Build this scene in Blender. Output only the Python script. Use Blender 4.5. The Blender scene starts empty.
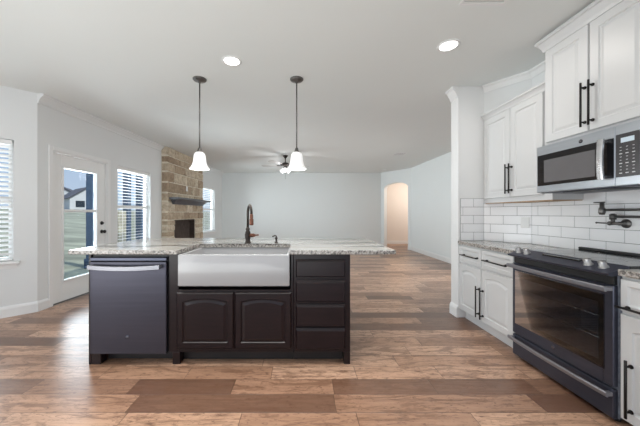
import bpy, bmesh, math, random
from mathutils import Vector, Matrix

random.seed(7)
S = bpy.context.scene
COL = S.collection
PI = math.pi

# ------------------------------------------------------------------ camera
FPX, VX, VY, CAMZ = 275.0, 302.0, 213.0, 1.24
cd = bpy.data.cameras.new('camera')
cam = bpy.data.objects.new('camera', cd)
COL.objects.link(cam)
cam.location = (0, 0, CAMZ)
cam.rotation_euler = (PI / 2, 0, 0)
cd.sensor_width = 36.0
cd.lens = FPX / 640 * 36.0
cd.shift_x = (320 - VX) / 640
cd.shift_y = 0.0
cd.clip_start = 0.05
cd.clip_end = 400
S.camera = cam

# ------------------------------------------------------------------ view, world, lights
S.view_settings.view_transform = 'Standard'
S.view_settings.look = 'None'
S.view_settings.gamma = 1
S.view_settings.use_curve_mapping = False
S.view_settings.exposure = 0.12
S.cycles.use_denoising = True
S.cycles.max_bounces = 12
S.cycles.diffuse_bounces = 8
S.cycles.sample_clamp_indirect = 4.0

W = bpy.data.worlds.new('sky')
S.world = W
W.use_nodes = True
wn, wl = W.node_tree.nodes, W.node_tree.links
wn.clear()
wo = wn.new('ShaderNodeOutputWorld')
wb = wn.new('ShaderNodeBackground')
wb.inputs['Strength'].default_value = 1.15
wc = wn.new('ShaderNodeTexCoord')
ws = wn.new('ShaderNodeSeparateXYZ')
wr = wn.new('ShaderNodeValToRGB')
wr.color_ramp.elements[0].position = 0.0
wr.color_ramp.elements[0].color = (0.50, 0.58, 0.70, 1)
wr.color_ramp.elements[1].position = 0.45
wr.color_ramp.elements[1].color = (0.26, 0.38, 0.62, 1)
wl.new(wc.outputs['Generated'], ws.inputs[0])
wl.new(ws.outputs['Z'], wr.inputs[0])
wl.new(wr.outputs[0], wb.inputs[0])
wl.new(wb.outputs[0], wo.inputs[0])


def light(name, kind, loc, energy, color=(1, 1, 1), target=None, **kw):
    d = bpy.data.lights.new(name, kind)
    d.energy = energy
    d.color = color
    for k, v in kw.items():
        setattr(d, k, v)
    o = bpy.data.objects.new(name, d)
    COL.objects.link(o)
    o.location = loc
    if target is not None:
        o.rotation_euler = (Vector(target) - Vector(loc)).to_track_quat('-Z', 'Y').to_euler()
    return o


light('sun', 'SUN', (30, -14, 40), 3.2, (1, 0.96, 0.9), target=(0, 2, 0), angle=math.radians(2))
# added fills for rear, ceiling and living room; daylight at nook, door and windows
light('rear_fill', 'AREA', (-0.6, -2.7, 1.6), 4, (0.96, 1.0, 1.0), target=(-0.3, 4, 1.9),  # unseen panel added behind the viewer to brighten the room
      shape='RECTANGLE', size=7.0, size_y=2.4)
light('nook_daylight', 'AREA', (-4.7, -0.6, 1.0), 58, (0.96, 0.985, 1.0), target=(-1.5, 2.9, 2.6),
      shape='RECTANGLE', size=3.0, size_y=2.0)
light('ceiling_fill', 'AREA', (-1.5, -0.8, 0.7), 82, (0.95, 0.995, 0.985), target=(-1.2, -0.1, 2.745),  # added panel facing up, in place of light bounced off the floor
      shape='RECTANGLE', size=4.0, size_y=2.0)
light('nook_window_daylight', 'AREA', (-4.3, 3.38, 1.4), 16, (0.92, 0.97, 1.0), target=(-2.0, 1.1, 1.2),
      shape='RECTANGLE', size=1.1, size_y=1.4)
# one unseen panel added under the ceiling to brighten the kitchen floor
light('kitchen_floor_fill', 'AREA', (-0.5, 1.9, 2.70), 24, (0.98, 0.985, 0.96), target=(-0.5, 1.9, 0),
      shape='RECTANGLE', size=3.6, size_y=1.0, spread=math.radians(85))
light('living_fill', 'AREA', (3.80, 5.1, 1.45), 50, (0.92, 0.985, 1.0), target=(-0.6, 8.0, -0.6),  # added panel that brightens the living room from the right
      shape='RECTANGLE', size=2.3, size_y=1.5, spread=math.radians(110))
light('door_daylight', 'AREA', (-4.25, 4.14, 1.15), 46, (0.86, 0.94, 1.0), target=(0, 4.0, 1.0),
      shape='RECTANGLE', size=0.9, size_y=1.9)
light('window_daylight', 'AREA', (-4.25, 5.34, 1.3), 110, (0.93, 0.97, 1.0), target=(0, 5.0, 2.3), spread=math.radians(120),
      shape='RECTANGLE', size=0.95, size_y=1.5)
light('window_daylight', 'AREA', (-4.0, 9.02, 1.3), 85, (0.93, 0.97, 1.0), target=(0, 8.9, 1.9), spread=math.radians(120),
      shape='RECTANGLE', size=0.95, size_y=1.5)


# ------------------------------------------------------------------ materials
def mat(name, color, rough=0.5, metal=0.0, bump=None, noise=None, **kw):
    m = bpy.data.materials.new(name)
    m.use_nodes = True
    nt = m.node_tree
    b = nt.nodes['Principled BSDF']
    b.inputs['Base Color'].default_value = (*color, 1)
    b.inputs['Roughness'].default_value = rough
    b.inputs['Metallic'].default_value = metal
    for k, v in kw.items():
        b.inputs[k.replace('_', ' ')].default_value = v
    tc = nt.nodes.new('ShaderNodeTexCoord')
    if noise:                      # (scale xyz, amount) gentle colour variation
        sc, amt = noise
        mp = nt.nodes.new('ShaderNodeMapping')
        mp.inputs['Scale'].default_value = sc
        n = nt.nodes.new('ShaderNodeTexNoise')
        n.inputs['Scale'].default_value = 1.0
        n.inputs['Detail'].default_value = 4
        r = nt.nodes.new('ShaderNodeValToRGB')
        r.color_ramp.elements[0].position = 0.3
        r.color_ramp.elements[1].position = 0.7
        r.color_ramp.elements[0].color = (*[c * (1 - amt) for c in color], 1)
        r.color_ramp.elements[1].color = (*[min(1, c * (1 + amt)) for c in color], 1)
        nt.links.new(tc.outputs['Object'], mp.inputs[0])
        nt.links.new(mp.outputs[0], n.inputs['Vector'])
        nt.links.new(n.outputs['Fac'], r.inputs[0])
        nt.links.new(r.outputs[0], b.inputs['Base Color'])
    if bump:
        sc, st = bump
        n = nt.nodes.new('ShaderNodeTexNoise')
        n.inputs['Scale'].default_value = sc
        n.inputs['Detail'].default_value = 3
        bp = nt.nodes.new('ShaderNodeBump')
        bp.inputs['Strength'].default_value = st
        bp.inputs['Distance'].default_value = 0.004
        nt.links.new(tc.outputs['Object'], n.inputs['Vector'])
        nt.links.new(n.outputs['Fac'], bp.inputs['Height'])
        nt.links.new(bp.outputs[0], b.inputs['Normal'])
    return m


def emit(name, color, strength, base=(0.9, 0.9, 0.9)):
    m = mat(name, base, 0.4)
    b = m.node_tree.nodes['Principled BSDF']
    b.inputs['Emission Color'].default_value = (*color, 1)
    b.inputs['Emission Strength'].default_value = strength
    return m


M = {}
M['wall'] = mat('wall_paint', (0.725, 0.735, 0.735), 0.75, bump=(90, 0.06), noise=((0.7, 0.7, 0.7), 0.012))
M['wall_cool'] = mat('living_wall_paint', (0.775, 0.805, 0.805), 0.75, bump=(90, 0.06), noise=((0.7, 0.7, 0.7), 0.012))
M['ceiling'] = mat('ceiling_paint', (0.76, 0.785, 0.775), 0.85, bump=(70, 0.1), noise=((0.6, 0.6, 0.6), 0.012))
M['hall'] = mat('hall_paint', (0.76, 0.715, 0.67), 0.8, bump=(90, 0.06), noise=((0.8, 0.8, 0.8), 0.012))
M['trim'] = mat('white_trim_paint', (0.79, 0.79, 0.785), 0.4, noise=((3, 3, 3), 0.01))
M['cab_white'] = mat('white_cabinet_paint', (0.61, 0.612, 0.612), 0.38, noise=((4, 4, 4), 0.01))
M['espresso'] = mat('espresso_wood', (0.011, 0.0050, 0.0060), 0.30, noise=((6, 6, 40), 0.30), Specular_IOR_Level=0.38)
M['toe'] = mat('dark_toe_board', (0.012, 0.009, 0.009), 0.6, noise=((6, 6, 6), 0.2))
M['slate'] = mat('slate_steel', (0.062, 0.061, 0.080), 0.36, 0.75, noise=((2, 2, 60), 0.06))
M['slate_dark'] = mat('dark_slate_steel', (0.082, 0.088, 0.120), 0.36, 0.75, noise=((2, 2, 60), 0.06))
M['steel'] = mat('brushed_steel', (0.44, 0.46, 0.49), 0.33, 0.85, noise=((3, 3, 80), 0.05))
M['bright_steel'] = mat('bright_steel', (0.60, 0.60, 0.61), 0.24, 0.95, noise=((3, 3, 60), 0.04))
M['slate_handle'] = mat('gray_slate_handle', (0.30, 0.30, 0.33), 0.4, 0.8, noise=((3, 3, 60), 0.04))
M['black_glass'] = mat('black_glass', (0.012, 0.012, 0.014), 0.06, noise=((9, 9, 9), 0.1), Specular_IOR_Level=0.6)
M['cooktop'] = mat('cooktop_glass', (0.02, 0.02, 0.022), 0.10, noise=((9, 9, 9), 0.1), Specular_IOR_Level=0.8)
M['mw_glass'] = mat('microwave_window', (0.13, 0.127, 0.135), 0.14, noise=((12, 12, 12), 0.03), Specular_IOR_Level=0.7)
M['black'] = mat('black_plastic', (0.014, 0.014, 0.015), 0.45, noise=((20, 20, 20), 0.15))
M['pull'] = mat('oil_rubbed_black_metal', (0.022, 0.020, 0.019), 0.38, 0.6, noise=((20, 20, 20), 0.2))
M['bronze'] = mat('dark_bronze', (0.050, 0.040, 0.036), 0.32, 0.8, noise=((15, 15, 15), 0.25))
M['pewter'] = mat('weathered_pewter', (0.15, 0.145, 0.14), 0.35, 0.8, noise=((15, 15, 15), 0.2))
M['copper'] = mat('antique_copper', (0.20, 0.09, 0.06), 0.33, 0.85, noise=((25, 25, 25), 0.35))
M['fireclay'] = mat('white_fireclay', (0.37, 0.365, 0.37), 0.24, noise=((3, 3, 3), 0.01), Coat_Weight=0.3)
M['tile'] = mat('white_glazed_tile', (0.86, 0.86, 0.87), 0.14, noise=((2.5, 2.5, 2.5), 0.03))
M['grout'] = mat('gray_grout', (0.24, 0.24, 0.24), 0.9, bump=(200, 0.2))
M['plastic_white'] = mat('white_plastic', (0.80, 0.80, 0.79), 0.35, noise=((9, 9, 9), 0.01))
M['slat'] = mat('white_blind_slat', (0.82, 0.82, 0.81), 0.45, noise=((9, 9, 9), 0.01))
M['mark'] = mat('white_print', (0.55, 0.55, 0.56), 0.5, noise=((9, 9, 9), 0.02))
M['maple'] = mat('raw_maple', (0.42, 0.27, 0.15), 0.6, noise=((4, 40, 4), 0.2))
M['keypad'] = mat('charcoal_keypad', (0.045, 0.043, 0.046), 0.25, noise=((9, 9, 9), 0.05))
M['burner'] = mat('faint_burner_print', (0.16, 0.16, 0.165), 0.3, noise=((9, 9, 9), 0.05))
M['screen'] = emit('lit_display', (0.75, 0.9, 1.0), 0.45, (0.2, 0.22, 0.24))
M['shade'] = emit('frosted_lamp_glass', (1.0, 0.985, 0.965), 0.36, (0.80, 0.80, 0.80))
M['lens'] = emit('lit_lens', (1.0, 0.98, 0.95), 4.0)
M['firebrick'] = mat('dark_firebrick', (0.060, 0.042, 0.034), 0.9, bump=(30, 0.5), noise=((9, 9, 9), 0.3))
M['mantel'] = mat('charcoal_painted_wood', (0.085, 0.09, 0.105), 0.4, noise=((4, 40, 4), 0.2))
M['fan_blade'] = mat('pale_fan_blade', (0.50, 0.50, 0.49), 0.5, noise=((8, 8, 8), 0.05))
M['grass'] = mat('lawn', (0.37, 0.37, 0.27), 0.95, noise=((0.35, 0.9, 0.5), 0.40))
M['concrete'] = mat('patio_concrete', (0.42, 0.41, 0.40), 0.9, noise=((2, 2, 2), 0.1))
M['post'] = mat('dark_blue_gray_post', (0.055, 0.085, 0.135), 0.6, noise=((3, 3, 9), 0.15))
M['siding'] = mat('pale_siding', (0.66, 0.66, 0.66), 0.8, noise=((0.3, 0.3, 8), 0.06))
M['roof'] = mat('gray_shingle', (0.12, 0.12, 0.135), 0.9, noise=((3, 3, 3), 0.25))
M['house_glass'] = mat('house_window_glass', (0.03, 0.04, 0.05), 0.1, noise=((3, 3, 3), 0.1))
M['bark'] = mat('patio_stone', (0.40, 0.36, 0.28), 0.9, noise=((6, 6, 6), 0.3))

# clear glass: a thin pane that reflects at its own Fresnel
g = bpy.data.materials.new('clear_pane')
g.use_nodes = True
nt = g.node_tree
nt.nodes.clear()
o_ = nt.nodes.new('ShaderNodeOutputMaterial')
mx = nt.nodes.new('ShaderNodeMixShader')
tr = nt.nodes.new('ShaderNodeBsdfTransparent')
tr.inputs[0].default_value = (0.90, 0.93, 0.94, 1)
gl = nt.nodes.new('ShaderNodeBsdfGlossy')
gl.inputs['Roughness'].default_value = 0.02
fr = nt.nodes.new('ShaderNodeFresnel')
fr.inputs[0].default_value = 1.07
nt.links.new(fr.outputs[0], mx.inputs[0])
nt.links.new(tr.outputs[0], mx.inputs[1])
nt.links.new(gl.outputs[0], mx.inputs[2])
nt.links.new(mx.outputs[0], o_.inputs[0])
M['glass'] = g

# tinted oven glass
g = g.copy()
g.name = 'tinted_oven_pane'
for n in g.node_tree.nodes:
    if n.type == 'BSDF_TRANSPARENT':
        n.inputs[0].default_value = (0.62, 0.63, 0.66, 1)
    if n.type == 'FRESNEL':
        n.inputs[0].default_value = 1.26
    if n.type == 'BSDF_GLOSSY':
        n.inputs['Roughness'].default_value = 0.05
M['oven_glass'] = g
M['enamel'] = mat('dark_oven_enamel', (0.24, 0.26, 0.31), 0.4, noise=((40, 40, 40), 0.3))


class NB:
    """tiny node-building helper"""
    def __init__(s, name):
        s.m = bpy.data.materials.new(name)
        s.m.use_nodes = True
        s.nt = s.m.node_tree
        s.b = s.nt.nodes['Principled BSDF']

    def n(s, t, **kw):
        x = s.nt.nodes.new(t)
        for k, v in kw.items():
            setattr(x, k, v)
        return x

    def l(s, a, b):
        s.nt.links.new(a, b)

    def math(s, op, a, b=None, c=None):
        x = s.n('ShaderNodeMath', operation=op)
        for i, v in enumerate((a, b, c)):
            if v is None:
                continue
            if isinstance(v, (int, float)):
                x.inputs[i].default_value = v
            else:
                s.l(v, x.inputs[i])
        return x.outputs[0]

    def ramp(s, fac, stops, interp='LINEAR'):
        r = s.n('ShaderNodeValToRGB')
        r.color_ramp.interpolation = interp
        e = r.color_ramp.elements
        while len(e) < len(stops):
            e.new(0.5)
        for i, (p, c) in enumerate(stops):
            e[i].position = p
            e[i].color = (*c, 1)
        s.l(fac, r.inputs[0])
        return r.outputs[0]

    def mix(s, fac, a, b, mode='MIX'):
        x = s.n('ShaderNodeMix', data_type='RGBA', blend_type=mode)
        for i, v in ((0, fac), (6, a), (7, b)):
            if isinstance(v, (int, float)):
                x.inputs[i].default_value = v
            elif isinstance(v, tuple):
                x.inputs[i].default_value = (*v, 1)
            else:
                s.l(v, x.inputs[i])
        return x.outputs[2]

    def noise(s, vec, scale, detail=4, rough=0.55, dist=0.0):
        x = s.n('ShaderNodeTexNoise')
        x.inputs['Scale'].default_value = scale
        x.inputs['Detail'].default_value = detail
        x.inputs['Roughness'].default_value = rough
        x.inputs['Distortion'].default_value = dist
        s.l(vec, x.inputs['Vector'])
        return x.outputs['Fac']


def floor_material():
    k = NB('wide_plank_wood')
    tc = k.n('ShaderNodeTexCoord')
    sp = k.n('ShaderNodeSeparateXYZ')
    k.l(tc.outputs['Object'], sp.inputs[0])
    x, y = sp.outputs['X'], sp.outputs['Y']
    PW = 0.172
    ry = k.math('DIVIDE', k.math('ADD', y, 0.012), PW)
    row = k.math('FLOOR', ry)
    fy = k.math('FRACT', ry)
    w1 = k.n('ShaderNodeTexWhiteNoise', noise_dimensions='1D')
    k.l(row, w1.inputs['W'])
    rnd = w1.outputs['Value']
    w1b = k.n('ShaderNodeTexWhiteNoise', noise_dimensions='1D')
    k.l(k.math('ADD', row, 77.3), w1b.inputs['W'])
    ln = k.math('MULTIPLY_ADD', w1b.outputs['Value'], 0.75, 0.62)
    cx = k.math('DIVIDE', k.math('MULTIPLY_ADD', rnd, 3.1, k.math('ADD', x, 20)), ln)
    col = k.math('FLOOR', cx)
    fx = k.math('FRACT', cx)
    cb = k.n('ShaderNodeCombineXYZ')
    k.l(row, cb.inputs[0])
    k.l(col, cb.inputs[1])
    w2 = k.n('ShaderNodeTexWhiteNoise', noise_dimensions='2D')
    k.l(cb.outputs[0], w2.inputs['Vector'])
    pid = w2.outputs['Value']
    base = k.ramp(pid, [(0.0, (0.145, 0.076, 0.049)), (0.2, (0.22, 0.120, 0.076)), (0.45, (0.37, 0.213, 0.137)),
                        (0.75, (0.48, 0.290, 0.192)), (1.0, (0.58, 0.370, 0.257))])
    # grain coordinates, shifted per plank
    cv = k.n('ShaderNodeCombineXYZ')
    k.l(k.math('MULTIPLY_ADD', pid, 37.0, x), cv.inputs[0])
    k.l(k.math('MULTIPLY_ADD', pid, 11.0, y), cv.inputs[1])
    def mp(sx, sy):
        m_ = k.n('ShaderNodeMapping')
        m_.inputs['Scale'].default_value = (sx, sy, 1)
        k.l(cv.outputs[0], m_.inputs[0])
        return m_.outputs[0]
    grain = k.noise(mp(3.0, 46), 1.0, 6, 0.6, 0.6)
    fig = k.noise(mp(2.4, 12), 1.0, 6, 0.65, 1.6)
    fine = k.noise(mp(9, 30), 1.0, 6, 0.75, 2.0)
    c = k.mix(1.0, base, k.ramp(grain, [(0.3, (0.78, 0.76, 0.74)), (0.7, (1.12, 1.12, 1.12))]), 'MULTIPLY')
    c = k.mix(k.ramp(fig, [(0.49, (0, 0, 0)), (0.58, (0.60, 0.60, 0.60))]), c, (0.135, 0.064, 0.037))
    c = k.mix(k.ramp(fine, [(0.53, (0, 0, 0)), (0.62, (0.72, 0.72, 0.72))]), c, (0.11, 0.050, 0.029))
    ex = k.math('MULTIPLY', k.math('MINIMUM', fx, k.math('SUBTRACT', 1.0, fx)), ln)
    ey = k.math('MULTIPLY', k.math('MINIMUM', fy, k.math('SUBTRACT', 1.0, fy)), PW)
    ed = k.math('MINIMUM', ex, ey)
    gap = k.ramp(k.math('MULTIPLY', ed, 100), [(0.08, (1, 1, 1)), (0.25, (0, 0, 0))])
    c = k.mix(gap, c, (0.07, 0.034, 0.020))
    k.l(c, k.b.inputs['Base Color'])
    rr = k.math('MULTIPLY_ADD', fine, 0.14, 0.23)
    k.l(rr, k.b.inputs['Roughness'])
    k.b.inputs['Specular IOR Level'].default_value = 0.85
    bp = k.n('ShaderNodeBump')
    bp.inputs['Strength'].default_value = 0.35
    bp.inputs['Distance'].default_value = 0.003
    hgt = k.math('SUBTRACT', k.math('MULTIPLY', fig, 0.5), gap)
    k.l(hgt, bp.inputs['Height'])
    k.l(bp.outputs[0], k.b.inputs['Normal'])
    return k.m


def granite_material(name, streak):
    k = NB(name)
    tc = k.n('ShaderNodeTexCoord')
    mp = k.n('ShaderNodeMapping')
    mp.inputs['Scale'].default_value = streak
    mp.inputs['Rotation'].default_value = (0, 0, 0.05)
    k.l(tc.outputs['Object'], mp.inputs[0])
    n1 = k.noise(mp.outputs[0], 1.0, 7, 0.62, 0.9)
    c = k.ramp(n1, [(0.34, (0.06, 0.058, 0.056)), (0.43, (0.17, 0.165, 0.155)), (0.48, (0.44, 0.435, 0.42)),
                    (0.57, (0.34, 0.325, 0.295)), (0.64, (0.46, 0.455, 0.44)), (0.74, (0.27, 0.265, 0.26))])
    n2 = k.noise(tc.outputs['Object'], 85, 4, 0.6)
    c = k.mix(k.ramp(n2, [(0.58, (0, 0, 0)), (0.70, (0.28, 0.28, 0.28))]), c, (0.13, 0.105, 0.095))
    n3 = k.noise(tc.outputs['Object'], 40, 3, 0.6)
    c = k.mix(k.ramp(n3, [(0.62, (0, 0, 0)), (0.72, (0.25, 0.25, 0.25))]), c, (0.45, 0.36, 0.29))
    ge = k.n('ShaderNodeNewGeometry')
    sn = k.n('ShaderNodeSeparateXYZ')
    k.l(ge.outputs['True Normal'], sn.inputs[0])
    side = k.math('LESS_THAN', k.math('ABSOLUTE', sn.outputs['Z']), 0.5)
    n4 = k.noise(tc.outputs['Object'], 55, 3, 0.7)
    rough_edge = k.ramp(n4, [(0.40, (0.05, 0.045, 0.045)), (0.50, (0.30, 0.26, 0.23)), (0.60, (0.52, 0.49, 0.46))])
    c = k.mix(k.math('MULTIPLY', side, 0.75), c, rough_edge)
    k.l(c, k.b.inputs['Base Color'])
    k.b.inputs['Roughness'].default_value = 0.14
    k.b.inputs['Specular IOR Level'].default_value = 0.4
    return k.m


def stone_material():
    k = NB('rough_cut_limestone')
    at = k.n('ShaderNodeAttribute', attribute_name='tone')
    tc = k.n('ShaderNodeTexCoord')
    n1 = k.noise(tc.outputs['Object'], 9, 6, 0.65, 0.8)
    n2 = k.noise(tc.outputs['Object'], 42, 4, 0.7)
    c = k.ramp(at.outputs['Fac'], [(0.0, (0.36, 0.27, 0.19)), (0.35, (0.46, 0.365, 0.265)), (0.65, (0.56, 0.47, 0.355)),
                                   (1.0, (0.66, 0.58, 0.46))])
    c = k.mix(1.0, c, k.ramp(n1, [(0.3, (0.62, 0.58, 0.55)), (0.7, (1.15, 1.15, 1.15))]), 'MULTIPLY')
    c = k.mix(k.ramp(n2, [(0.55, (0, 0, 0)), (0.75, (0.5, 0.5, 0.5))]), c, (0.16, 0.11, 0.075))
    k.l(c, k.b.inputs['Base Color'])
    k.b.inputs['Roughness'].default_value = 0.9
    bp = k.n('ShaderNodeBump')
    bp.inputs['Strength'].default_value = 0.8
    bp.inputs['Distance'].default_value = 0.02
    k.l(n1, bp.inputs['Height'])
    k.l(bp.outputs[0], k.b.inputs['Normal'])
    return k.m


M['knob_steel'] = mat('knob_steel', (0.36, 0.35, 0.35), 0.3, 0.9, noise=((20, 20, 20), 0.1))
M['floor'] = floor_material()
M['granite'] = granite_material('streaked_granite', (0.55, 7.0, 7.0))
M['granite_side'] = granite_material('speckled_granite', (7.0, 1.2, 7.0))
M['stone'] = stone_material()
M['mortar'] = mat('sand_mortar', (0.66, 0.60, 0.49), 0.95, bump=(60, 0.4), noise=((12, 12, 12), 0.15))


# ------------------------------------------------------------------ mesh helpers
class Fr:
    """local frame: u = right as seen facing the surface, v = up, w = out of the surface"""
    def __init__(s, origin, n):
        s.o = Vector(origin)
        s.w = Vector(n).normalized()
        s.v = Vector((0, 0, 1))
        s.u = s.v.cross(s.w)

    def p(s, u, v, w):
        return s.o + s.u * u + s.v * v + s.w * w

    def mtx(s):
        m = Matrix((s.u, s.v, s.w)).transposed().to_4x4()
        m.translation = s.o
        return m


IDF = None


class MB:
    def __init__(s):
        s.bm = bmesh.new()

    def box(s, f, u0, u1, v0, v1, w0, w1, bev=0.0, seg=1):
        """f None: u,v,w are world x,y,z"""
        r = bmesh.ops.create_cube(s.bm, size=1.0)
        vs = r['verts']
        lo = Vector((min(u0, u1), min(v0, v1), min(w0, w1)))
        hi = Vector((max(u0, u1), max(v0, v1), max(w0, w1)))
        for v in vs:
            q = v.co + Vector((.5, .5, .5))
            v.co = Vector((lo[i] + (hi[i] - lo[i]) * q[i] for i in range(3)))
        if bev > 0:
            es = list({e for v in vs for e in v.link_edges})
            bev = min(bev, 0.45 * min(hi[i] - lo[i] for i in range(3)))
            rb = bmesh.ops.bevel(s.bm, geom=es, offset=bev, segments=seg, affect='EDGES', profile=0.5)
            vs = list({v for v in rb['verts']} | {v for v in vs if v.is_valid})
        if f is not None:
            m = f.mtx()
            done = set()
            for v in vs:
                if v.is_valid and v not in done:
                    done.add(v)
                    v.co = m @ v.co
        return s

    def poly(s, pts, h_vec, bev=0.0):
        """closed polygon (3D points) extruded by h_vec"""
        a = [s.bm.verts.new(p) for p in pts]
        h = Vector(h_vec)
        b = [s.bm.verts.new(Vector(p) + h) for p in pts]
        n = len(pts)
        s.bm.faces.new(a[::-1])
        s.bm.faces.new(b)
        for i in range(n):
            s.bm.faces.new((a[i], a[(i + 1) % n], b[(i + 1) % n], b[i]))
        if bev:
            es = [e for e in s.bm.edges if all(v in set(b) for v in e.verts)]
            es += [e for e in s.bm.edges if all(v in set(a) for v in e.verts)]
            bmesh.ops.bevel(s.bm, geom=es, offset=bev, segments=2, affect='EDGES', profile=0.5)
        return s

    def prism(s, pts2, z0, z1, bev=0.0):
        return s.poly([(p[0], p[1], z0) for p in pts2], (0, 0, z1 - z0), bev)

    def rings(s, rings, cap0=True, cap1=True, smooth=True, closed=True):
        R = [[s.bm.verts.new(p) for p in r] for r in rings]
        for a, b in zip(R, R[1:]):
            n = len(a)
            for i in range(n if closed else n - 1):
                f = s.bm.faces.new((a[i], a[(i + 1) % n], b[(i + 1) % n], b[i]))
                f.smooth = smooth
        if cap0:
            s.bm.faces.new(R[0][::-1])
        if cap1:
            s.bm.faces.new(R[-1])
        return s

    def lathe(s, c, axis, prof, seg=20, cap0=True, cap1=True, smooth=True):
        """prof: list of (radius, distance along axis)"""
        a = Vector(axis).normalized()
        x = a.orthogonal().normalized()
        y = a.cross(x)
        c = Vector(c)
        rr = []
        for r, d in prof:
            rr.append([c + a * d + (x * math.cos(2 * PI * i / seg) + y * math.sin(2 * PI * i / seg)) * max(r, 1e-4)
                       for i in range(seg)])
        return s.rings(rr, cap0, cap1, smooth)

    def cyl(s, p0, p1, r, seg=14, r1=None):
        p0, p1 = Vector(p0), Vector(p1)
        d = (p1 - p0)
        return s.lathe(p0, d, [(r, 0), (r if r1 is None else r1, d.length)], seg)

    def tube(s, pts, r, seg=12):
        pts = [Vector(p) for p in pts]
        rad = r if isinstance(r, (list, tuple)) else [r] * len(pts)
        rr = []
        t0 = (pts[1] - pts[0]).normalized()
        x = t0.orthogonal().normalized()
        for i, p in enumerate(pts):
            t = (pts[min(i + 1, len(pts) - 1)] - pts[max(i - 1, 0)]).normalized()
            x = (x - t * x.dot(t)).normalized()
            y = t.cross(x)
            rr.append([p + (x * math.cos(2 * PI * k / seg) + y * math.sin(2 * PI * k / seg)) * rad[i] for k in range(seg)])
        return s.rings(rr)

    def sphere(s, c, r, seg=14, sz=1.0):
        prof = [(r * math.sin(PI * i / 8), -r * sz * math.cos(PI * i / 8)) for i in range(9)]
        return s.lathe(c, (0, 0, 1), prof, seg)

    def sweep(s, path, prof, side=1, smooth=False):
        """path: plan points (x,y); prof: closed loop of (out, z)"""
        P = [Vector((p[0], p[1])) for p in path]
        nn = []
        for a, b in zip(P, P[1:]):
            d = (b - a).normalized()
            nn.append(Vector((d.y, -d.x)) * side)
        rr = []
        for i, p in enumerate(P):
            n0 = nn[max(i - 1, 0)]
            n1 = nn[min(i, len(nn) - 1)]
            m = (n0 + n1)
            m = m / max(m.dot(n0), 1e-6) if m.length > 1e-6 else n0
            rr.append([Vector((p.x + m.x * o, p.y + m.y * o, z)) for o, z in prof])
        return s.rings(rr, smooth=smooth)

    def door(s, f, u0, u1, v0, v1, t=0.02, fw=0.06, rise=0.0, raised=True, bevel=0.004, w0=0.0, slope=0.022):
        """frame-and-panel front: nested loops stepping in and out"""
        K = 14

        def loop(i, w, r=0.0):
            a, b, lo, hi = u0 + i, u1 - i, v0 + i, v1 - i
            L = [(a, lo), (b, lo)]
            for k in range(K + 1):
                q = k / K
                L.append((b + (a - b) * q, hi - r * (1 - 4 * q * (1 - q))))
            return [f.p(u, v, w + w0) for u, v in L]
        R = [loop(0, 0), loop(0, t - bevel), loop(bevel, t), loop(fw, t, rise), loop(fw + 0.006, t - 0.008, rise)]
        if raised:
            R += [loop(fw + 0.014, t - 0.008, rise), loop(fw + 0.014 + slope, t - 0.001, rise)]
        else:
            R += [loop(fw + 0.012, t - 0.010, rise)]
        return s.rings(R, smooth=False)

    def build(s, name, material, parent=None, loc=None, keep=False):
        bmesh.ops.recalc_face_normals(s.bm, faces=s.bm.faces[:])
        me = bpy.data.meshes.new(name)
        o = bpy.data.objects.new(name, me)
        COL.objects.link(o)
        if parent is not None:
            o.parent = parent
            base = world_loc(parent)
            if loc is not None:
                o.location = Vector(loc) - base
                base = Vector(loc)
        else:
            if loc is None and not keep:
                xs = [v.co for v in s.bm.verts]
                lo = [min(c[i] for c in xs) for i in range(3)]
                hi = [max(c[i] for c in xs) for i in range(3)]
                loc = ((lo[0] + hi[0]) / 2, (lo[1] + hi[1]) / 2, lo[2])
            base = Vector(loc) if loc is not None else Vector((0, 0, 0))
            o.location = base
        bmesh.ops.translate(s.bm, verts=s.bm.verts[:], vec=-base)
        s.bm.to_mesh(me)
        s.bm.free()
        me.materials.append(material)
        return o


def world_loc(o):
    v = Vector((0, 0, 0))
    while o is not None:
        v += Vector(o.location)
        o = o.parent
    return v


def thing(name, label, cat, loc, group=None):
    o = bpy.data.objects.new(name, None)
    COL.objects.link(o)
    o.location = loc
    o.empty_display_size = 0.1
    return tag(o, label, cat, group)


def tag(o, label, cat, group=None, kind=None):
    o['label'] = label
    o['category'] = cat
    if group:
        o['group'] = group
    if kind:
        o['kind'] = kind
    return o


def struct(o, label=None, cat=None):
    o['kind'] = 'structure'
    if label:
        o['label'] = label
    if cat:
        o['category'] = cat
    return o


def text_mesh(name, body, f, u, v, w, size, material, parent):
    """flat lettering with a little thickness, centred on (u,v)"""
    c = bpy.data.curves.new(name, 'FONT')
    c.body = body
    c.size = size
    c.extrude = 0.0006
    c.align_x = 'CENTER'
    c.align_y = 'CENTER'
    t = bpy.data.objects.new(name, c)
    COL.objects.link(t)
    bpy.context.view_layer.update()
    me = bpy.data.meshes.new_from_object(t.evaluated_get(bpy.context.evaluated_depsgraph_get()))
    bpy.data.objects.remove(t)
    bpy.data.curves.remove(c)
    m = f.mtx() @ Matrix.Translation((u, v, w))
    me.transform(Matrix.Translation(-world_loc(parent)) @ m)
    me.name = name
    me.materials.clear()
    me.materials.append(material)
    o = bpy.data.objects.new(name, me)
    COL.objects.link(o)
    o.parent = parent
    return o


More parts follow.
